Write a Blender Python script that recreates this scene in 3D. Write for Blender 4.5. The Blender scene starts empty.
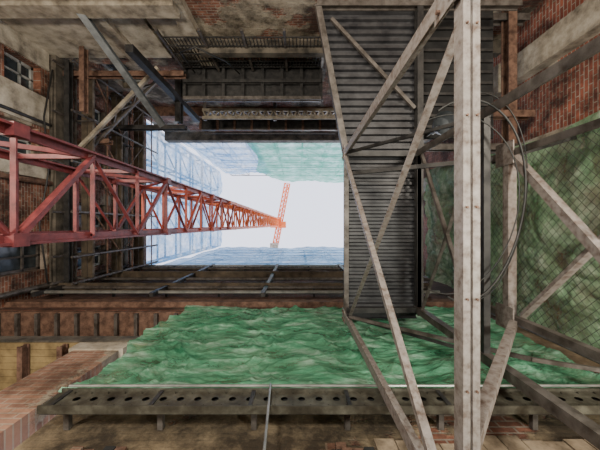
import bpy, bmesh, math, random
from mathutils import Vector, Matrix, noise
random.seed(7)
EYE=1.6
def V(x,y,h): return Vector((x,y,h+EYE))
C=bpy.context.scene.collection

# ---------------------------------------------------------------- materials
def newmat(name):
    m=bpy.data.materials.new(name); m.use_nodes=True
    nt=m.node_tree; nt.nodes.clear()
    out=nt.nodes.new('ShaderNodeOutputMaterial')
    return m,nt,out
def N(nt,t,**kw):
    n=nt.nodes.new(t)
    for k,v in kw.items(): setattr(n,k,v)
    return n
def ramp(nt,fac,stops):
    r=N(nt,'ShaderNodeValToRGB')
    e=r.color_ramp.elements
    e[0].position=stops[0][0]; e[0].color=(*stops[0][1],1)
    e[1].position=stops[-1][0]; e[1].color=(*stops[-1][1],1)
    for p,c in stops[1:-1]:
        x=e.new(p); x.color=(*c,1)
    nt.links.new(fac,r.inputs[0]); return r.outputs[0]
def noi(nt,vec,scale,detail=6,rough=.6):
    n=N(nt,'ShaderNodeTexNoise'); n.inputs['Scale'].default_value=scale
    n.inputs['Detail'].default_value=detail; n.inputs['Roughness'].default_value=rough
    nt.links.new(vec,n.inputs['Vector']); return n.outputs['Fac']
def mixc(nt,fac,a,b,mode='MIX'):
    m=N(nt,'ShaderNodeMixRGB',blend_type=mode)
    for i,x in enumerate((fac,a,b)):
        if hasattr(x,'is_output'): nt.links.new(x,m.inputs[i])
        elif i==0: m.inputs[0].default_value=x
        else: m.inputs[i].default_value=(*x,1)
    return m.outputs[0]
def objco(nt,sc=None):
    o=N(nt,'ShaderNodeTexCoord').outputs['Object']
    if sc:
        mp=N(nt,'ShaderNodeMapping'); mp.inputs['Scale'].default_value=sc; mp.inputs['Rotation'].default_value=(0,.35,0)
        nt.links.new(o,mp.inputs[0]); return mp.outputs[0]
    return o
def bsdf(nt,out,col,rough=.8,metal=0,bumpsrc=None,bump=.3,dist=.02):
    b=N(nt,'ShaderNodeBsdfPrincipled')
    if hasattr(col,'is_output'): nt.links.new(col,b.inputs['Base Color'])
    else: b.inputs['Base Color'].default_value=(*col,1)
    b.inputs['Roughness'].default_value=rough; b.inputs['Metallic'].default_value=metal
    if bumpsrc is not None:
        bn=N(nt,'ShaderNodeBump'); bn.inputs['Strength'].default_value=bump; bn.inputs['Distance'].default_value=dist
        nt.links.new(bumpsrc,bn.inputs['Height']); nt.links.new(bn.outputs[0],b.inputs['Normal'])
    nt.links.new(b.outputs[0],out.inputs[0]); return b
def grungy(name,c1,c2,scale=3,rough=.7,metal=0,c3=None,bump=.3):
    m,nt,out=newmat(name); co=objco(nt)
    f=noi(nt,co,scale,8,.65)
    stops=[(.35,c1),(.62,c2)] if c3 is None else [(.32,c1),(.5,c3),(.66,c2)]
    bsdf(nt,out,ramp(nt,f,stops),rough,metal,f,bump)
    return m
def swz(nt,axis):
    co=objco(nt); s=N(nt,'ShaderNodeSeparateXYZ'); c=N(nt,'ShaderNodeCombineXYZ')
    nt.links.new(co,s.inputs[0])
    nt.links.new(s.outputs['Y' if axis=='X' else 'X'],c.inputs[0]); nt.links.new(s.outputs['Z'],c.inputs[1])
    return co,c.outputs[0]
def brickmat(name,axis,thr=.5,plaster=((.24,.20,.15),(.44,.385,.30)),b1=(.34,.14,.085),b2=(.18,.07,.045),mortar=(.34,.28,.23),dk=.16,dp=.58):
    m,nt,out=newmat(name); co,uv=swz(nt,axis)
    br=N(nt,'ShaderNodeTexBrick'); nt.links.new(uv,br.inputs['Vector'])
    br.inputs['Color1'].default_value=(*b1,1); br.inputs['Color2'].default_value=(*b2,1); br.inputs['Mortar'].default_value=(*mortar,1)
    br.inputs['Scale'].default_value=1; br.inputs['Brick Width'].default_value=.34; br.inputs['Row Height'].default_value=.12
    br.inputs['Mortar Size'].default_value=.014
    f=noi(nt,co,.55,7,.62); f2=noi(nt,co,2.3,8,.7); f3=noi(nt,co,9,4,.6)
    pl=ramp(nt,f2,[(.3,plaster[0]),(.7,plaster[1])])
    mask=ramp(nt,f,[(thr-.015,(0,0,0)),(thr+.015,(1,1,1))])
    col=mixc(nt,mask,br.outputs['Color'],pl)
    dirt=ramp(nt,noi(nt,co,.9,9,.7),[(.40,(dk,dk*.9,dk*.8)),(dp,(1,1,1))])
    col=mixc(nt,1.,col,dirt,'MULTIPLY')
    h=N(nt,'ShaderNodeMath',operation='ADD'); nt.links.new(mask,h.inputs[0]); nt.links.new(f3,h.inputs[1])
    h2=N(nt,'ShaderNodeMath',operation='SUBTRACT'); nt.links.new(h.outputs[0],h2.inputs[0]); nt.links.new(br.outputs['Fac'],h2.inputs[1])
    bsdf(nt,out,col,.92,0,h2.outputs[0],.6,.04)
    return m
M={}
M['brickX']=brickmat('brick_wall_x','X',.60)
M['brickY']=brickmat('brick_wall_y','Y',.50)
M['brickYdark']=brickmat('brick_wall_dark','Y',.56,plaster=((.08,.065,.05),(.18,.15,.12)),b1=(.15,.06,.04),b2=(.08,.035,.025),mortar=(.13,.10,.08),dk=.3)  # darker brick, plaster and mortar tones than the other walls
M['brickYlow']=brickmat('plaster_wall_low','Y',.44,plaster=((.14,.10,.055),(.34,.26,.165)),dk=.14,dp=.62)
M['brickR']=brickmat('brick_wall_right','X',.66,b1=(.36,.11,.065),b2=(.2,.06,.04))
M['pier']=brickmat('brick_pier','Y',.66,b1=(.38,.21,.14),b2=(.25,.13,.09),mortar=(.34,.26,.2),dk=.35)
M['plaster_pale']=grungy('pale_plaster',(.13,.11,.085),(.60,.55,.46),1.6,.95,c3=(.40,.36,.29))
M['concrete']=grungy('concrete',(.12,.10,.075),(.48,.43,.35),2.2,.9,c3=(.31,.27,.21))
M['concrete_dark']=grungy('concrete_dark',(.03,.027,.022),(.14,.12,.095),2,.9)
M['steel_paint']=grungy('weathered_grey_steel',(.10,.065,.048),(.29,.26,.245),13,.55,.2,c3=(.225,.195,.18),bump=.12)
M['steel_dark']=grungy('dark_steel',(.014,.014,.015),(.05,.048,.047),4,.5,.3)
M['steel_blue']=grungy('blue_grey_steel',(.04,.046,.052),(.095,.105,.115),4,.5,.3)
M['deck']=grungy('dark_deck_sheet',(.02,.02,.024),(.055,.055,.06),3,.5,.3)
M['steel_mid']=grungy('mid_steel',(.045,.037,.031),(.14,.125,.115),4,.5,.3)
M['girder']=grungy('dirty_girder_steel',(.03,.025,.018),(.12,.115,.09),5,.55,.3,c3=(.065,.06,.045))
M['rust']=grungy('rusty_steel',(.06,.03,.02),(.20,.115,.08),5,.8,.1)
M['crane_shade']=grungy('crane_red_shaded',(.085,.018,.022),(.19,.04,.042),7,.5,0,bump=.15)  # crane red darkened for the shaded lower mast, not a separate paint
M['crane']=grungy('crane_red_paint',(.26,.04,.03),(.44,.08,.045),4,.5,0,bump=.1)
M['crane_sunlit']=grungy('crane_red_sunlit',(.80,.15,.03),(.95,.22,.05),2,.5,0,bump=.05)  # crane red brightened to orange to stand for sunlight on the top
M['wood']=grungy('old_boards',(.09,.065,.042),(.36,.28,.195),2.5,.85)
M['wood_dark']=grungy('dark_boards',(.03,.022,.015),(.10,.075,.05),2.5,.85)
M['board_y']=grungy('yellowed_boards',(.13,.09,.04),(.32,.235,.11),2,.85)
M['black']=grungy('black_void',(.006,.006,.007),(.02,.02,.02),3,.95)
M['rubber']=grungy('black_rubber',(.008,.008,.008),(.02,.02,.02),3,.5)
M['white']=grungy('white_frame_paint',(.20,.21,.20),(.42,.43,.42),3,.6)
M['wire']=grungy('galvanised_wire',(.20,.21,.20),(.36,.36,.34),3,.4,.6)
M['glass']=grungy('dirty_glass',(.015,.022,.028),(.05,.065,.075),2,.15)
M['ground']=grungy('rubble_floor',(.10,.08,.065),(.25,.21,.18),1,.95)
def netmat(name,c1,c2,transp=.1,transl=.45,scale=2.,hi=None,sc=None,bump=.6,weave=None):
    m,nt,out=newmat(name); co=objco(nt,sc)
    f=noi(nt,co,scale,10,.68)
    col=ramp(nt,f,[(.33,c1),(.62,c2)] if hi is None else [(.33,c1),(.51,c2),(.66,hi)])
    d=N(nt,'ShaderNodeBsdfDiffuse'); t=N(nt,'ShaderNodeBsdfTranslucent'); tr=N(nt,'ShaderNodeBsdfTransparent')
    nt.links.new(col,d.inputs[0]); nt.links.new(col,t.inputs[0])
    bn=N(nt,'ShaderNodeBump'); bn.inputs['Strength'].default_value=bump; bn.inputs['Distance'].default_value=.09
    nt.links.new(noi(nt,co,5,9,.68),bn.inputs['Height']); nt.links.new(bn.outputs[0],d.inputs['Normal'])
    a=N(nt,'ShaderNodeMixShader'); a.inputs[0].default_value=transl
    nt.links.new(d.outputs[0],a.inputs[1]); nt.links.new(t.outputs[0],a.inputs[2])
    b=N(nt,'ShaderNodeMixShader')
    fr=ramp(nt,noi(nt,co,1.6,11,.75),[(.40,(transp*.4,)*3),(.66,(min(1,transp*3),)*3)])
    nt.links.new(fr,b.inputs[0])
    nt.links.new(a.outputs[0],b.inputs[1]); nt.links.new(tr.outputs[0],b.inputs[2])
    nt.links.new(b.outputs[0],out.inputs[0]); return m
M['net']=netmat('green_net',(.035,.19,.10),(.15,.43,.26),.21,.2,2.4,hi=(.46,.74,.57),sc=(.5,1,1.5),bump=1)
M['net_olive']=netmat('olive_green_net',(.08,.18,.09),(.28,.44,.27),.18,.2,1.5,hi=(.64,.74,.56),sc=(1,.7,1.2),bump=1)
M['net_top']=netmat('green_net_backlit',(.08,.38,.25),(.18,.54,.39),.12,.6,.6,hi=(.5,.82,.70))
M['sheet']=netmat('pale_blue_sheet',(.13,.36,.66),(.38,.62,.86),.20,.5,.35,hi=(.85,.9,.95))
M['net_blue']=netmat('blue_grey_net',(.08,.19,.32),(.30,.48,.66),.10,.5,.6)

# ---------------------------------------------------------------- mesh builder
class B:
    def __init__(s,name): s.name=name; s.bm=bmesh.new(); s.mats=[]
    def mi(s,k):
        if k not in s.mats: s.mats.append(k)
        return s.mats.index(k)
    def face(s,pts,k):
        vs=[s.bm.verts.new(p) for p in pts]
        f=s.bm.faces.new(vs); f.material_index=s.mi(k); return f
    def box(s,a,b,k):
        x0,x1=sorted((a[0],b[0])); y0,y1=sorted((a[1],b[1])); z0,z1=sorted((a[2],b[2]))
        v=[s.bm.verts.new((x,y,z)) for z in (z0,z1) for y in (y0,y1) for x in (x0,x1)]
        for f in ((0,2,3,1),(4,5,7,6),(0,1,5,4),(2,6,7,3),(0,4,6,2),(1,3,7,5)):
            fc=s.bm.faces.new([v[i] for i in f]); fc.material_index=s.mi(k)
    def hbox(s,x0,x1,y0,y1,h0,h1,k): s.box((x0,y0,h0+EYE),(x1,y1,h1+EYE),k)
    def prof(s,p,q,loop,k,up=Vector((0,0,1))):
        p=Vector(p);q=Vector(q); d=(q-p).normalized()
        if abs(d.dot(up))>.97: up=Vector((1,0,0))
        a=d.cross(up).normalized(); b=a.cross(d).normalized()
        r=[[s.bm.verts.new(o+a*x+b*y) for x,y in loop] for o in (p,q)]
        n=len(loop)
        for i in range(n):
            f=s.bm.faces.new([r[0][i],r[0][(i+1)%n],r[1][(i+1)%n],r[1][i]]); f.material_index=s.mi(k)
        f=s.bm.faces.new(r[0][::-1]); f.material_index=s.mi(k)
        f=s.bm.faces.new(r[1]); f.material_index=s.mi(k)
    def bar(s,p,q,w,k,h=None,up=Vector((0,0,1))):
        h=h or w
        s.prof(p,q,[(-w/2,-h/2),(w/2,-h/2),(w/2,h/2),(-w/2,h/2)],k,up)
    def tube(s,p,q,r,k,n=8):
        s.prof(p,q,[(r*math.cos(i*2*math.pi/n),r*math.sin(i*2*math.pi/n)) for i in range(n)],k)
    def L(s,p,q,w,k,t=.018,up=Vector((0,0,1)),sx=1,sy=1):
        s.prof(p,q,[(x*sx,y*sy) for x,y in [(-w/2,-w/2),(w/2,-w/2),(w/2,-w/2+t),(-w/2+t,-w/2+t),(-w/2+t,w/2),(-w/2,w/2)]],k,up)
    def I(s,p,q,w,h,k,t=.03,up=Vector((0,0,1))):
        a=w/2;b=h/2;c=t/2
        s.prof(p,q,[(-a,-b),(a,-b),(a,-b+t),(c,-b+t),(c,b-t),(a,b-t),(a,b),(-a,b),(-a,b-t),(-c,b-t),(-c,-b+t),(-a,-b+t)],k,up)
    def done(s,smooth=False,parent=None):
        bmesh.ops.recalc_face_normals(s.bm,faces=s.bm.faces)
        me=bpy.data.meshes.new(s.name); s.bm.to_mesh(me); s.bm.free()
        for k in s.mats: me.materials.append(M[k])
        if smooth:
            for p in me.polygons: p.use_smooth=True
        o=bpy.data.objects.new(s.name,me); C.objects.link(o)
        if parent: o.parent=parent
        return o
def empty(name,loc=(0,0,0)):
    o=bpy.data.objects.new(name,None); C.objects.link(o); return o

# ---------------------------------------------------------------- building shell
XL,XR,YT,YB=-9.7,7.4,-6.75,2.72
def wall(name,axis,pos,thick,a0,a1,h0,h1,holes,k,detail=True):
    b=B(name)
    as_=sorted({a0,a1,*[v for o in holes for v in o[:2]]}); hs=sorted({h0,h1,*[v for o in holes for v in o[2:4]]})
    for i in range(len(as_)-1):
        for j in range(len(hs)-1):
            ca=(as_[i]+as_[i+1])/2; ch=(hs[j]+hs[j+1])/2
            if any(o[0]<ca<o[1] and o[2]<ch<o[3] for o in holes): continue
            if axis=='X': b.hbox(pos,pos+thick,as_[i],as_[i+1],hs[j],hs[j+1],k)
            else: b.hbox(as_[i],as_[i+1],pos,pos+thick,hs[j],hs[j+1],k)
    bmesh.ops.remove_doubles(b.bm,verts=b.bm.verts,dist=1e-4)
    return b.done()
def window(name,axis,pos,thick,a0,a1,h0,h1,mull=1,fk='white'):
    b=B(name); s=1 if thick>0 else -1; d=pos+s*abs(thick)*.55
    def bx(x0,x1,z0,z1,t,k,off=0):
        if axis=='X': b.hbox(d+off,d+off+s*t,x0,x1,z0,z1,k)
        else: b.hbox(x0,x1,d+off,d+off+s*t,z0,z1,k)
    w=.1
    bx(a0,a1,h0,h0+w,.08,fk);bx(a0,a1,h1-w,h1,.08,fk);bx(a0,a0+w,h0,h1,.08,fk);bx(a1-w,a1,h0,h1,.08,fk)
    for i in range(1,mull+1):
        x=a0+(a1-a0)*i/(mull+1); bx(x-.035,x+.035,h0,h1,.07,fk)
    z=h0+(h1-h0)*.62; bx(a0,a1,z-.035,z+.035,.07,fk)
    bx(a0,a1,h0,h1,.02,'glass',off=s*.09)
    b.done()
lh=[(-5.9,-4.9,9.9,11.3),(-3.6,-2.5,9.4,11.2),(.6,1.7,9.7,11.6),(-5.7,-4.6,13.2,15.2),(-3.4,-2.3,13.2,15.2),(-1.0,.1,13.2,15.2),(1.0,2.0,13.2,15.2)]
wall('wall_left','X',XL,-.5,YT-.5,5.3,-EYE,18.3,lh,'brickX')
for i,o in enumerate(lh): window('window_%d'%(i+1),'X',XL,-.5,*o,fk='white' if i!=2 else 'steel_mid')
th=[(-8.6,-7.3,12.6,14.8),(-1.5,.2,12.4,14.6)]
wall('wall_top_side','Y',YT,-.5,XL,XR,-EYE,22.5,th,'brickY')
for i,o in enumerate(th): window('window_%d'%(i+20),'Y',YT,-.5,*o)
wall('wall_right','X',XR,.5,YT-.5,5.3,-EYE,18.3,[],'brickR')
wall('wall_bottom_side','Y',YB,.6,-3.45,XR,-EYE,9.6,[],'brickYlow')
wh=[(-8.6+i*1.9,-7.4+i*1.9,11.9,14.2) for i in range(6)]
wall('wall_bottom_side_upper','Y',YB,.5,XL,XR,9.6,18.6,wh,'brickYdark')
for i,o in enumerate(wh): window('window_%d'%(i+40),'Y',YB,.5,*o,fk='steel_mid')
wall('wall_recess','Y',3.55,.5,XL,-3.45,7.35,9.6,[],'brickY')
wall('wall_recess_back','Y',4.8,.5,XL,-3.45,-EYE,7.05,[],'brickYlow')
b=B('ledge_slab'); b.hbox(XL,-3.45,2.72,5.3,7.05,7.35,'concrete_dark')
for i in range(13):
    y=2.76+i*.155
    b.hbox(XL,-3.5,y,y+.145,7.0,7.05,'board_y' if i<9 else 'wood')
for x in (-9,-8.1,-7.2,-6.3,-5.4): b.I(V(x,2.76,6.88),V(x,4.75,6.88),.12,.2,'rust')
b.done()
b=B('ledge_slab'); b.hbox(XL,-3.45,YB+.02,4.1,9.45,9.6,'rust')
for i in range(10): b.bar(V(-9.4+i*.62,YB+.05,9.38),V(-9.4+i*.62,3.5,9.38),.1,'steel_mid')
b.done()
b=B('brick_pier'); b.hbox(-4.95,-3.95,2.76,3.25,-EYE,6.95,'pier')
b.hbox(-5.05,-3.85,2.72,3.3,6.6,6.95,'concrete'); b.done()
b=B('floor'); b.box((-14,-11,-.2),(12,8,0),'ground'); b.done()
b=B('reinforcing_bars')
for i in range(7):
    b.tube(V(-5.2+.13*i,3.55+.05*i,3.2),V(-4.1+.2*i,3.3+.03*i,4.6+.1*i),.02,'wire',6)
b.tube(V(-6.5,3.4,5.5),V(-4.4,3.38,5.3),.04,'steel_mid')
b.done()

b=B('timber_boarding')
for i in range(24):
    x=.95+i*.26+random.uniform(-.01,.01)
    b.hbox(x,x+.245,YB-.05-random.random()*.02,YB,-EYE,3.75+random.uniform(-.1,.05),'wood')
b.done()
b=B('broken_masonry_patch')
for (x0,x1,h0,h1) in [(.2,.9,2.4,3.68),(-2.75,-1.95,2.4,3.66),(-1.7,-1.4,2.4,3.2)]:
    nx=int((x1-x0)/.13); nz=int((h1-h0)/.075)
    for i in range(nx):
        for j in range(nz):
            if (i in(0,nx-1) or j in (0,nz-1)) and random.random()<.5: continue
            xx=x0+i*.13+(.065 if j%2 else 0); zz=h0+j*.075
            b.hbox(xx,xx+.12,YB-.03-random.random()*.05,YB,zz,zz+.062,random.choice(['rust','rust','black','pier']))
b.done()

def bands(name,items):
    b=B(name)
    for (x0,x1,y0,y1,h0,h1,k) in items: b.hbox(x0,x1,y0,y1,h0,h1,k)
    b.done()
bands('trim_1',[(XL,XL+.25,YT,YB,11.7,12.15,'concrete_dark'),
  (XL,XL+.3,YT,YB,16.2,16.6,'concrete_dark'),(XL,XL+.4,YT,YB,17.9,18.4,'rust')])
bands('trim_2',[(XL,-3.6,YT,YT+.45,8.6,9.15,'concrete'),(-3.6,XR,YT,YT+.5,10.9,11.2,'concrete_dark'),
  (XL,XR,YT,YT+.5,17.2,17.6,'rust'),(XL,XR,YT,YT+.6,21.8,22.5,'concrete_dark'),(XL,-3.4,YT,YT+.7,7.3,7.7,'concrete')])
bands('trim_3',[(XL,XR,YB-.18,YB,9.9,10.3,'rust'),(XL,XR,YB-.2,YB,18.0,18.6,'concrete_dark'),(XL,XR,YB-.1,YB,14.9,15.2,'steel_mid')])
b=B('plaster_coat')
b.hbox(XL,-5.0,YT,YT+.12,9.2,11.9,'plaster_pale'); b.hbox(XL,-3.6,YT,YT+.12,5,8.55,'plaster_pale'); b.hbox(-4.9,-3.8,YT,YT+.1,9.2,11.5,'plaster_pale')
b.hbox(XL,XL+.08,-4.85,-3.7,8.8,11.6,'plaster_pale'); b.hbox(XL,XL+.08,YT,-5.95,8.8,11.6,'plaster_pale'); b.hbox(XL,XL+.08,-2.4,-1.75,8.8,11.6,'plaster_pale')
b.done()
b=B('concrete_pilaster')
for (y0,y1) in [(-5.5,-4.7),(-2.6,-1.9)]:
    b.hbox(XR-.35,XR,y0,y1,-EYE,18.2,'concrete')
    b.hbox(XR-.45,XR,y0-.1,y1+.1,10.4,10.8,'concrete')
b.done()
b=B('concrete_pilaster')
for x in (-6.6,-3.9): b.hbox(x,x+.5,YT,YT+.28,-EYE,12.2,'concrete')
b.done()

# ---------------------------------------------------------------- upper scaffold with sheeting above the rim
def lattice(name,axis,pos,off,a0,a1,h0,h1,da,dh,k,r=.05):
    b=B(name)
    na=max(1,round((a1-a0)/da)); nh=max(1,round((h1-h0)/dh))
    def P(a,h,o): return V(pos+o,a,h) if axis=='X' else V(a,pos+o,h)
    for o in (0,off):
        for i in range(na+1):
            a=a0+(a1-a0)*i/na; b.tube(P(a,h0,o),P(a,h1,o),r,k,6)
        for j in range(nh+1):
            h=h0+(h1-h0)*j/nh; b.tube(P(a0,h,o),P(a1,h,o),r,k,6)
    for i in range(na+1):
        a=a0+(a1-a0)*i/na
        for j in range(nh+1):
            h=h0+(h1-h0)*j/nh; b.tube(P(a,h,0),P(a,h,off),r*.8,k,6)
    for i in range(0,na,2):
        for j in range(nh):
            b.tube(P(a0+(a1-a0)*i/na,h0+(h1-h0)*j/nh,0),P(a0+(a1-a0)*(i+1)/na,h0+(h1-h0)*(j+1)/nh,0),r*.7,k,6)
    return b.done()
lattice('tube_scaffold','X',XL-.45,-.9,YT,YB,18.4,38,2.3,3.2,'steel_blue',.08)
lattice('tube_scaffold','Y',YT-.5,-.9,XL,8,22.5,44,2.5,3.2,'steel_mid')
lattice('tube_scaffold','Y',YB+.5,.9,XL,6,18.7,38,2.5,3.2,'steel_mid')
def cloth(name,fn,nu,nv,nrm,amp,k,fscale=.6,foldax=0,ridge=0,rs=(1,1,1)):
    bm=bmesh.new(); g=[]
    for j in range(nv+1):
        row=[]
        for i in range(nu+1):
            s,t=i/nu,j/nv; p=fn(s,t)
            q=Vector((p.x*fscale,p.y*fscale,p.z*fscale))
            d=noise.noise(q)*amp+noise.noise(q*2.3+Vector((7,3,1)))*amp*.3
            if ridge:
                wq=noise.noise(q*.7+Vector((1,8,4)))*1.1
                r=Vector((q.x*rs[0]+q.z*.35+wq,q.y*rs[1]+wq,q.z*rs[2]-q.x*.2))
                d+=ridge*(max(0,1-abs(noise.noise(r))*3.6)**2*.6+max(0,1-abs(noise.noise(r*2.1+Vector((3,9,2))))*3.2)**2*.35+max(0,1-abs(noise.noise(r*4.7+Vector((5,1,6))))*3)**2*.16)
            else:
                w=(s if foldax==0 else t)
                d+=math.sin(w*60+6*noise.noise(q*.8))*amp*.2
            p=p+nrm*d; row.append(bm.verts.new(p))
        g.append(row)
    for j in range(nv):
        for i in range(nu):
            bm.faces.new([g[j][i],g[j][i+1],g[j+1][i+1],g[j+1][i]])
    me=bpy.data.meshes.new(name); bm.to_mesh(me); bm.free(); me.materials.append(M[k])
    for p in me.polygons: p.use_smooth=True
    o=bpy.data.objects.new(name,me); C.objects.link(o); return o
def lerp(a,b,t): return a+(b-a)*t
cloth('scaffold_sheeting',lambda s,t:V(XL-.05,lerp(YT,YB,s),lerp(18.4,37.5+1.2*math.sin(s*9),t)),60,60,Vector((1,0,0)),.2,'sheet',.4)
cloth('scaffold_sheeting',lambda s,t:V(lerp(XL,-3.6,s),YT-.15,lerp(22.5,40+1.0*math.sin(s*7),t)),50,50,Vector((0,1,0)),.2,'sheet',.4)
cloth('green_safety_net',lambda s,t:V(lerp(-4.6+.7*math.sin(t*4),8,s),YT+.1,lerp(22.3,37+9*min(1,s*3)**.6+1.0*math.sin(s*9),t)),100,60,Vector((0,1,0)),.2,'net_top',.3)
cloth('blue_safety_net',lambda s,t:V(lerp(XL,6,s),YB+.12,lerp(18.6,38+1.0*math.sin(s*10),t)),80,40,Vector((0,1,0)),.16,'net_blue',.4)

# ---------------------------------------------------------------- tower crane
cr=empty('tower_crane')
x0,x1,y0,y1=-3.2,-4.44,-1.07,.17
H0,H1=-EYE,52
def ck(h): return 'crane_shade' if h<8 else ('crane' if h<14 else 'crane_sunlit')  # tone by height puts shaft shade and sunlight into the crane colour
b=B('mast')
corners=[(x0,y0),(x0,y1),(x1,y1),(x1,y0)]
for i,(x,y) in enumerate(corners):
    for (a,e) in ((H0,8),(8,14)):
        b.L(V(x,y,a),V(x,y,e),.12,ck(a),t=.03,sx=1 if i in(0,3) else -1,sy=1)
    b.bar(V(x,y,14),V(x,y,H1),.13,'crane_sunlit')
st=1.30; h=-.5; j=0
while h<H1:
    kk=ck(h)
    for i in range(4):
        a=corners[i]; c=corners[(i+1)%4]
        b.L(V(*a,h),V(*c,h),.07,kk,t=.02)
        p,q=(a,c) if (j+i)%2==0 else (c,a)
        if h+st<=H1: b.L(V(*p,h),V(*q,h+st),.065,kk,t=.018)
    if j%3==0:
        for (x,y) in corners: b.bar(V(x,y,h-.1),V(x,y,h+.1),.15,kk)
    h+=st; j+=1
b.done(parent=cr)
b=B('jib'); ko='crane_sunlit'
J0=Vector((-1.9,-7.4,53.4+EYE)); J1=Vector((-4.1,3.9,53.4+EYE)); d=(J1-J0).normalized(); sd=d.cross(Vector((0,0,1))).normalized()
n=14; Lj=(J1-J0).length
for o in (-.45,.45): b.bar(J0+sd*o,J1+sd*o,.2,ko)
b.bar(J0+Vector((0,0,1.1)),J1+Vector((0,0,1.1)),.2,ko)
for i in range(n+1):
    p=J0+d*(Lj*i/n); s=1 if i%2 else -1
    b.bar(p-sd*.45,p+sd*.45,.1,ko)
    if i<n:
        q=J0+d*(Lj*(i+1)/n); b.bar(p+sd*.45*s,q-sd*.45*s,.13,ko)
        for o in(-.45,.45): b.bar(p+sd*o,(p+q)/2+Vector((0,0,1.1)),.1,ko); b.bar((p+q)/2+Vector((0,0,1.1)),q+sd*o,.1,ko)
b.done(parent=cr)
b=B('slewing_unit')
b.hbox(x1-.3,x0+.3,y0-.3,y1+.3,51.6,52.4,ko); b.hbox(x1,x0,y0,y1,52.4,53.4,'crane')
b.hbox(-3.0,-2.1,-.6,.5,51.2,53.0,ko)
b.hbox(-4.9,-3.5,3.2,4.2,52.4,53.2,'concrete')
b.done(parent=cr)

# ---------------------------------------------------------------- steel shoring tower (foreground right)
tw=empty('steel_shoring_tower')
b=B('near_frame'); k='steel_paint'
c=1.15; ya,yb=-1.69,2.12; top=7.25
for i,(y) in enumerate((ya,yb)):
    b.L(V(c,y,-EYE),V(c,y,top),.15,k,t=.027,sy=1,sx=-1 if i else 1)
# the strut is two channels back to back with a batten gap
for dx in (-.033,.033):
    b.prof(V(c+.02+dx,-4.9,2.08),V(c+.02+dx,yb+.1,2.08),[(-.024,-.06),(.024,-.06),(.024,.06),(-.024,.06)],k)
b.hbox(c+.011,c+.029,-4.9,yb+.1,2.04,2.13,'steel_mid')
b.L(V(c-.06,ya,7.1),V(c-.06,yb-.1,2.25),.075,k,t=.014)
b.L(V(c+.08,yb,7.1),V(c+.08,ya+.08,2.2),.075,k,t=.014)
b.bar(V(c,ya,7.17),V(c,yb,7.17),.11,'steel_mid')
for y,h in ((ya,7.05),(yb,7.05),(ya,2.17),(yb,2.17)):
    b.hbox(c-.085,c-.07,y-.15,y+.15,h-.17,h+.17,k)
    for dy in(-.09,.09):
        for dh in(-.09,.09): b.tube(V(c-.11,y+dy,h+dh),V(c-.06,y+dy,h+dh),.018,'rust',6)
for y in [-2.6+.62*i for i in range(8)]:
    for dx in (-.033,.033): b.tube(V(c+.02+dx,y,2.005),V(c+.02+dx,y,2.03),.008,'rust',6)
b.done(parent=tw)
b=B('far_frame'); c2=2.87
for y in (ya,yb-.1): b.L(V(c2,y,-EYE),V(c2,y,top),.14,'steel_mid',t=.027)
for h in (4.6,7.15): b.bar(V(c2,ya,h),V(c2,yb-.1,h),.1,'steel_dark')
for y in (ya,yb-.1): b.bar(V(c,y,7.15),V(c2,y,7.15),.12,'steel_dark')
b.L(V(c2,ya,7),V(c2,yb-.1,4.6),.07,'steel_mid'); b.L(V(c2,yb-.1,7),V(c2,ya,4.6),.07,'steel_mid')
b.L(V(c,yb,7),V(c2,yb-.1,4.7),.06,'steel_dark'); b.L(V(c,ya,7),V(c2,ya,4.7),.06,'steel_dark')
b.done(parent=tw)
b=B('corrugated_deck')
y=-5.25; z=7.3
def xl(y): return 1.16 if y>-1.75 else lerp(1.16,.48,(-1.75-y)/3.5)
while y<2.15:
    pr=[(0,0),(.065,0),(.09,.08),(.15,.08),(.175,0)]
    for i in range(4):
        (a,ha),(e,he)=pr[i],pr[i+1]
        b.face([V(xl(y+a),y+a,z+ha),V(2.9,y+a,z+ha),V(2.9,y+e,z+he),V(xl(y+e),y+e,z+he)],'deck')
    y+=.175
b.bar(V(.48,-5.25,z-.1),V(1.14,-1.75,z-.1),.14,'steel_mid',h=.18)
b.I(V(2.9,-5.5,z-.1),V(2.9,2.15,z-.1),.14,.2,'steel_dark')
b.I(V(.45,-5.25,z-.12),V(5.3,-5.25,z-.12),.12,.2,'steel_mid')
b.L(V(.8,-4.95,z-.1),V(2.8,-2.8,z-.1),.08,'steel_mid')
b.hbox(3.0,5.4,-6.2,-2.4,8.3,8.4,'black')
for i in range(12): b.bar(V(3.05,-6.0+i*.3,8.25),V(5.35,-6.0+i*.3,8.25),.07,'steel_dark')
b.done(parent=tw)
b=B('side_brace_frame'); k='steel_paint'
c3=3.35
b.bar(V(c3,-1.15,4.75),V(c3,1.5,4.75),.13,k)
for y in (-1.12,1.45): b.L(V(c3,y,-EYE),V(c3,y,5.2),.10,'steel_mid',t=.02)
b.L(V(c3,-1.1,4.7),V(c3,1.45,2.2),.11,k,t=.02); b.L(V(c3+.1,1.45,4.7),V(c3+.1,-1.1,2.2),.11,k,t=.02)
b.L(V(c3,1.5,4.65),V(1.19,1.55,2.08),.10,k,t=.02)
b.bar(V(1.15,2.05,6.7),V(3.3,1.9,4.25),.055,'steel_mid'); b.bar(V(3.3,1.9,4.25),V(5.2,2.15,4.1),.055,'steel_mid')
b.bar(V(1.2,-1.2,7.0),V(c3,-1.12,5.1),.08,'steel_dark')
b.bar(V(c3,-1.12,5.1),V(6.9,-2.2,6.6),.14,'steel_dark')
for y in (-1.12,1.45):
    b.hbox(c3-.09,c3-.07,y-.18,y+.18,4.55,4.95,k)
b.done(parent=tw)

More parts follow.
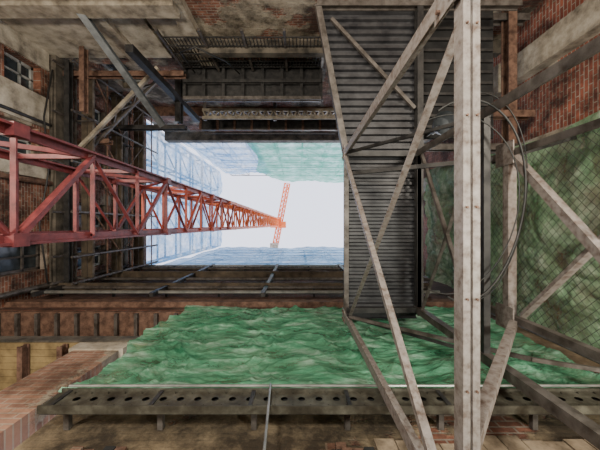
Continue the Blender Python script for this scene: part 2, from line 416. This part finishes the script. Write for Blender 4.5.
b=B('steel_support_beam')
b.I(V(6.4,-6.7,9.1),V(6.4,2.2,9.1),.25,.35,'rust'); b.I(V(3.4,-3.3,9.0),V(7.0,-3.3,9.0),.2,.3,'rust')
b.I(V(3.4,-2.3,8.9),V(7.0,-2.3,8.9),.18,.26,'steel_mid'); b.I(V(3.4,-6.3,9.2),V(7.0,-6.3,9.2),.2,.3,'steel_mid')
b.done()

def curve(name,pts,r,k):
    cu=bpy.data.curves.new(name,'CURVE'); cu.dimensions='3D'; cu.bevel_depth=r; cu.bevel_resolution=2
    sp=cu.splines.new('POLY'); sp.points.add(len(pts)-1)
    for i,p in enumerate(pts): sp.points[i].co=(*p,1)
    o=bpy.data.objects.new(name,cu); C.objects.link(o); cu.materials.append(M[k]); return o
for (rx,ry,h,r,c0) in ((.85,1.45,4.3,.016,(2.40,-.35)),(1.0,1.3,4.35,.009,(2.2,-.30)),(.75,1.52,4.4,.009,(2.6,-.42))):
    pts=[V(c0[0]+rx*math.cos(a),c0[1]+ry*math.sin(a),h+.1*math.sin(2*a)) for a in [math.radians(-115+i*5.5) for i in range(42)]]
    curve('hanging_hose',pts,r,'rubber')
b=B('work_floodlight')
n=16; fx,fy=3.55,-2.45
for (r0,z0,r1,z1) in [(.30,7.2,.22,7.45),(.22,7.45,.08,7.6),(.08,7.6,.08,7.9)]:
    for i in range(n):
        a=i*2*math.pi/n;e=(i+1)*2*math.pi/n
        b.face([V(fx+r0*math.cos(a),fy+r0*math.sin(a),z0),V(fx+r0*math.cos(e),fy+r0*math.sin(e),z0),V(fx+r1*math.cos(e),fy+r1*math.sin(e),z1),V(fx+r1*math.cos(a),fy+r1*math.sin(a),z1)],'steel_blue')
b.tube(V(fx,fy,7.5),V(fx,fy,8.3),.03,'steel_dark')
b.done()

b=B('chain_link_fence'); cx=4.6
y0f,y1f,h0f,h1f=-1.55,2.1,4.0,8.8; s=.16
kk=y0f-(h1f-h0f)
while kk<y1f:
    a=max(h0f,h0f+(y0f-kk)); e=min(h1f,h0f+(y1f-kk))
    if e-a>.05:
        b.tube(V(cx,kk+a-h0f,a),V(cx,kk+e-h0f,e),.0045,'steel_dark',4)
        b.tube(V(cx,y0f+y1f-(kk+a-h0f),a),V(cx,y0f+y1f-(kk+e-h0f),e),.0045,'steel_dark',4)
    kk+=s
for y in (y0f,y1f): b.tube(V(cx,y,h0f),V(cx,y,h1f),.025,'steel_mid')
for h in (h0f,h1f): b.tube(V(cx,y0f,h),V(cx,y1f,h),.025,'steel_mid')
b.done()
cloth('green_debris_net',lambda s,t:V(5.35+.3*t,lerp(-2.15+.2*math.sin(t*5),2.3,s),lerp(3.8,13.5,t)),170,240,Vector((1,0,0)),.25,'net_olive',.7,0,.2,(1,1.4,.5))
def netfn(s,t):
    return V(lerp(-3.42+.12*math.sin(t*9)+.05*math.sin(t*31),5.0,s),2.50,lerp(4.5,9.15+.1*math.sin(s*14)-.25*math.sin(s*3.1),t))
cloth('green_debris_net',netfn,420,230,Vector((0,-1,0)),.07,'net',.8,1,.13,(.5,1,1.3))
cloth('green_debris_net',lambda s,t:V(lerp(-3.45,5.0,s),2.47-.08*t,4.62-.30*math.sin(t*2.2)+.10*noise.noise(Vector((s*30,t*3,0)))),240,14,Vector((0,-1,0)),.04,'net',1.4,1,.05,(1,1,1))

b=B('perforated_steel_girder'); k='girder'
gx0,gx1,gy,g0,g1=-3.2,7.1,2.25,3.70,4.06
n=int((gx1-gx0)/.22); w=(gx1-gx0)/n; hc=(g0+g1)/2
for i in range(n):
    cxx=gx0+w*(i+.5); r=.045
    o=[];q=[]
    for j in range(16):
        a=j*math.pi/8; ca,sa=math.cos(a),math.sin(a); m=max(abs(ca)/(w/2),abs(sa)/((g1-g0)/2))
        o.append(b.bm.verts.new(V(cxx+ca/m,gy,hc+sa/m))); q.append(b.bm.verts.new(V(cxx+ca*r,gy,hc+sa*r)))
    for j in range(16):
        f=b.bm.faces.new([o[j],o[(j+1)%16],q[(j+1)%16],q[j]]); f.material_index=b.mi(k)
b.hbox(gx0,gx1,gy-.03,gy+.07,g0-.025,g0,k); b.hbox(gx0,gx1,gy-.03,gy+.07,g1,g1+.025,k)
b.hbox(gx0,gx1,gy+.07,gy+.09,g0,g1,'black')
for i in range(9):
    x=gx0+.1+i*1.24; b.hbox(x,x+.07,gy+.09,gy+.46,g1-.1,g1-.03,'steel_mid'); b.hbox(x,x+.05,gy-.02,gy,g0,g1,'steel_dark')
b.tube(V(gx0,gy,g1+.14),V(gx1,gy,g1+.14),.02,'wire')
b.done()
b=B('steel_prop'); b.tube(V(-.38,2.2,4.15),V(-.12,1.98,-EYE),.016,'wire'); b.hbox(-.2,-.04,1.9,2.06,-EYE,-EYE+.02,'wire'); b.done()

# ---------------------------------------------------------------- platforms upper side
b=B('steel_access_platform')
px0,px1=-4.7,.95
b.hbox(px0,px1,YT,-5.2,12.6,12.7,'steel_dark')
for i in range(8): x=px0+(px1-px0)*i/7; b.I(V(x,YT,12.48),V(x,-5.15,12.48),.12,.2,'steel_dark')
for y,kk in ((-6.6,'steel_dark'),(-5.9,'steel_dark'),(-5.2,'steel_mid')): b.I(V(px0,y,12.35),V(px1,y,12.35),.14,.2,kk)
for i in range(46): x=px0+(px1-px0)*i/45; b.tube(V(x,-6.45,10.3),V(x,-6.45,12.3),.018,'steel_dark',5)
for h in (10.3,10.8,11.3,11.8,12.25): b.tube(V(px0,-6.45,h),V(px1,-6.45,h),.028,'steel_dark',6)
for i in range(5): x=px0+(px1-px0)*i/4; b.bar(V(x,-6.45,9.9),V(x,-6.45,12.5),.09,'steel_mid')
b.done()
b=B('lattice_girder')
for (y,h) in ((-5.9,15.4),(-5.9,16.1),(-5.5,15.4)): b.bar(V(-4.9,y,h),V(2.4,y,h),.13,'concrete')
for i in range(18):
    x=-4.9+i*7.3/18; x2=x+7.3/36; x3=x+7.3/18
    b.bar(V(x,-5.9,15.4),V(x2,-5.5,15.4),.07,'concrete'); b.bar(V(x2,-5.5,15.4),V(x3,-5.9,15.4),.07,'concrete')
    b.bar(V(x,-5.9,15.4),V(x2,-5.9,16.1),.06,'steel_paint'); b.bar(V(x2,-5.9,16.1),V(x3,-5.9,15.4),.06,'steel_paint')
for x in (-4.8,-1.2,2.3): b.bar(V(x,YT,15.5),V(x,-5.4,15.5),.16,'steel_mid')
b.done()
b=B('steel_access_platform')
b.hbox(-6.0,2.4,YT,-5.9,18.6,18.75,'steel_dark')
for i in range(9): x=-6+i*1.05; b.bar(V(x,YT,18.5),V(x,-5.85,18.5),.14,'rust')
for h in (18.5,19.3): b.tube(V(-6,-5.9,h),V(2.4,-5.9,h),.05,'steel_mid')
b.done()
b=B('corner_brace_girder')
p,q=V(-6.6,-6.5,9.0),V(-5.1,-3.75,11.3)
b.I(p,q,.2,.34,'steel_blue',t=.035)
p,q=V(-5.6,-6.3,12.0),V(-9.6,-2.6,12.4)
d=(q-p); n=9
up=Vector((0,0,.5))
b.bar(p,q,.14,'concrete'); b.bar(p+up,q+up,.12,'steel_mid')
for i in range(n): b.bar(p+d*i/n+(up if i%2 else up*0),p+d*(i+1)/n+(up*0 if i%2 else up),.06,'steel_mid')
b.done()
b=B('corner_brace_girder')
b.I(V(-9.6,-6.1,12.2),V(-4.6,-6.1,12.2),.2,.3,'rust'); b.I(V(-5.35,-6.7,13.5),V(-5.35,-4.6,13.5),.25,.35,'steel_dark')
b.bar(V(-5.35,-5.6,9.5),V(-5.35,-5.6,16),.25,'steel_dark')
b.I(V(-9.6,-4.6,14.2),V(-5.3,-4.6,14.2),.2,.3,'steel_dark')
b.I(V(-8.0,-6.6,11.2),V(-8.0,-4.2,11.2),.18,.26,'rust'); b.I(V(-9.6,-3.6,13.0),V(-8.1,-3.6,13.0),.2,.3,'rust')
b.done()
b=B('facade_scaffold')
sx0,sx1=XL+.5,XL+1.25
for y in (-6.2,-4.3,-2.4,-.5,1.2,2.2):
    for x in (sx0,sx1): b.tube(V(x,y,11.2),V(x,y,18),.05,'steel_mid',6)
    for h in (12.4,14.4,16.4): b.tube(V(XL,y,h),V(sx1,y,h),.04,'steel_mid',6)
for h in (12.4,14.4,16.4):
    for x in (sx0,sx1): b.tube(V(x,-6.4,h),V(x,2.3,h),.045,'steel_mid',6); b.tube(V(x,-6.4,h+.9),V(x,2.3,h+.9),.035,'rust',6)
    for i in range(2): x=sx0+.2+i*.26; b.hbox(x,x+.23,-6.4,2.2,h+.06,h+.11,'wood_dark')
for i,y in enumerate((-6.2,-4.3,-2.4,-.5)): b.tube(V(sx1,y,12.4),V(sx1,y+1.9,14.4),.03,'rust',6); b.tube(V(sx1,y+1.9,14.4),V(sx1,y,16.4),.03,'steel_mid',6)
for x in (sx0+.1,): b.I(V(x,-6.5,11.9),V(x,2.4,11.9),.2,.25,'steel_dark')
b.done()
b=B('parapet_scaffold')
for h in (10.6,11.4,13.2,17.4,16.4): b.tube(V(XL+.3,YB-.35,h),V(5,YB-.35,h),.06,'wire' if h in(17.4,10.6) else 'steel_mid',6)
for x in (-9,-5.0,-1.2,2.4): b.bar(V(x,YB-.35,10.2),V(x,YB-.35,17.8),.14,'steel_dark')
for x in (-9,-7,-5.0,-3,-1.2,.6,2.4): b.bar(V(x,YB-.4,11.4),V(x,YB,11.4),.08,'steel_dark'); b.bar(V(x,YB-.4,17),V(x,YB,17),.08,'steel_dark')
for i in range(60): x=-9+i*.22; b.tube(V(x,YB-.33,16.4),V(x,YB-.33,17.4),.02,'steel_mid',5)
b.hbox(XL+.3,5,YB-.5,YB-.1,11.5,11.56,'wood_dark'); b.hbox(XL+.3,5,YB-.5,YB-.1,14.4,14.46,'wood_dark')
b.done()
b=B('drain_pipe')
b.tube(V(XL+.15,-1.6,-1.6),V(XL+.15,-1.6,11.6),.09,'rust'); b.tube(V(XL+.15,2.3,-1.6),V(XL+.15,2.3,11.6),.1,'steel_mid')
b.tube(V(XL+.12,-3.85,-1.6),V(XL+.12,-3.85,11.6),.06,'steel_dark'); b.tube(V(XL+.12,.35,-1.6),V(XL+.12,.35,11.6),.05,'steel_dark')
b.done()
curve('hanging_cable',[V(-4.2,-6.2,12.2),V(-4.0,-5.9,10.2),V(-3.3,-5.7,9.6),V(-2.6,-5.9,10.8),V(-2.4,-6.2,12.3)],.03,'rubber')
curve('hanging_cable',[V(-9.5,-6.0,11.6),V(-9.4,-4,11.1),V(-9.4,-2,11.3),V(-9.4,0,10.9),V(-9.5,2.3,11.4)],.03,'rubber')

# ---------------------------------------------------------------- lights
w=bpy.data.worlds.new('overcast_sky'); bpy.context.scene.world=w; w.use_nodes=True
bg=w.node_tree.nodes['Background']; bg.inputs[0].default_value=(.80,.83,1.0,1); bg.inputs[1].default_value=2.5
def area(name,loc,target,size,power,col):
    l=bpy.data.lights.new(name,'AREA'); l.size=size; l.energy=power; l.color=col
    o=bpy.data.objects.new(name,l); C.objects.link(o); o.location=loc
    o.rotation_euler=(Vector(target)-Vector(loc)).to_track_quat('-Z','Y').to_euler()
area('fill_light',(-6,-2,.3),(-8,-3,14),1.0,1050,(1,.89,.73))  # unseen fill lights near the floor, added to brighten the shaft
area('fill_light',(-1,-4.5,.3),(-1.5,-6,14),.8,330,(1,.90,.74))
area('fill_light',(5.2,-3,.3),(6.5,-4,12),.8,600,(1,.89,.73))
area('fill_light',(-1.2,-2.5,.3),(0,2.5,6),.5,420,(1,.96,.84))
area('fill_light',(3.6,.3,.3),(5.6,.6,6),.6,430,(1,.98,.84))
s=bpy.data.lights.new('sun','SUN'); s.energy=1.5; s.angle=.3; s.color=(1,.95,.88)
so=bpy.data.objects.new('sun',s); C.objects.link(so); so.rotation_euler=(math.radians(-22),math.radians(12),0)

cam=bpy.data.cameras.new('camera'); co=bpy.data.objects.new('camera',cam); C.objects.link(co)
co.location=(0,0,EYE); co.rotation_euler=(math.pi,0,0); cam.lens=18; cam.sensor_width=36; cam.shift_x=.0033
cam.clip_start=.05; cam.clip_end=500
bpy.context.scene.camera=co
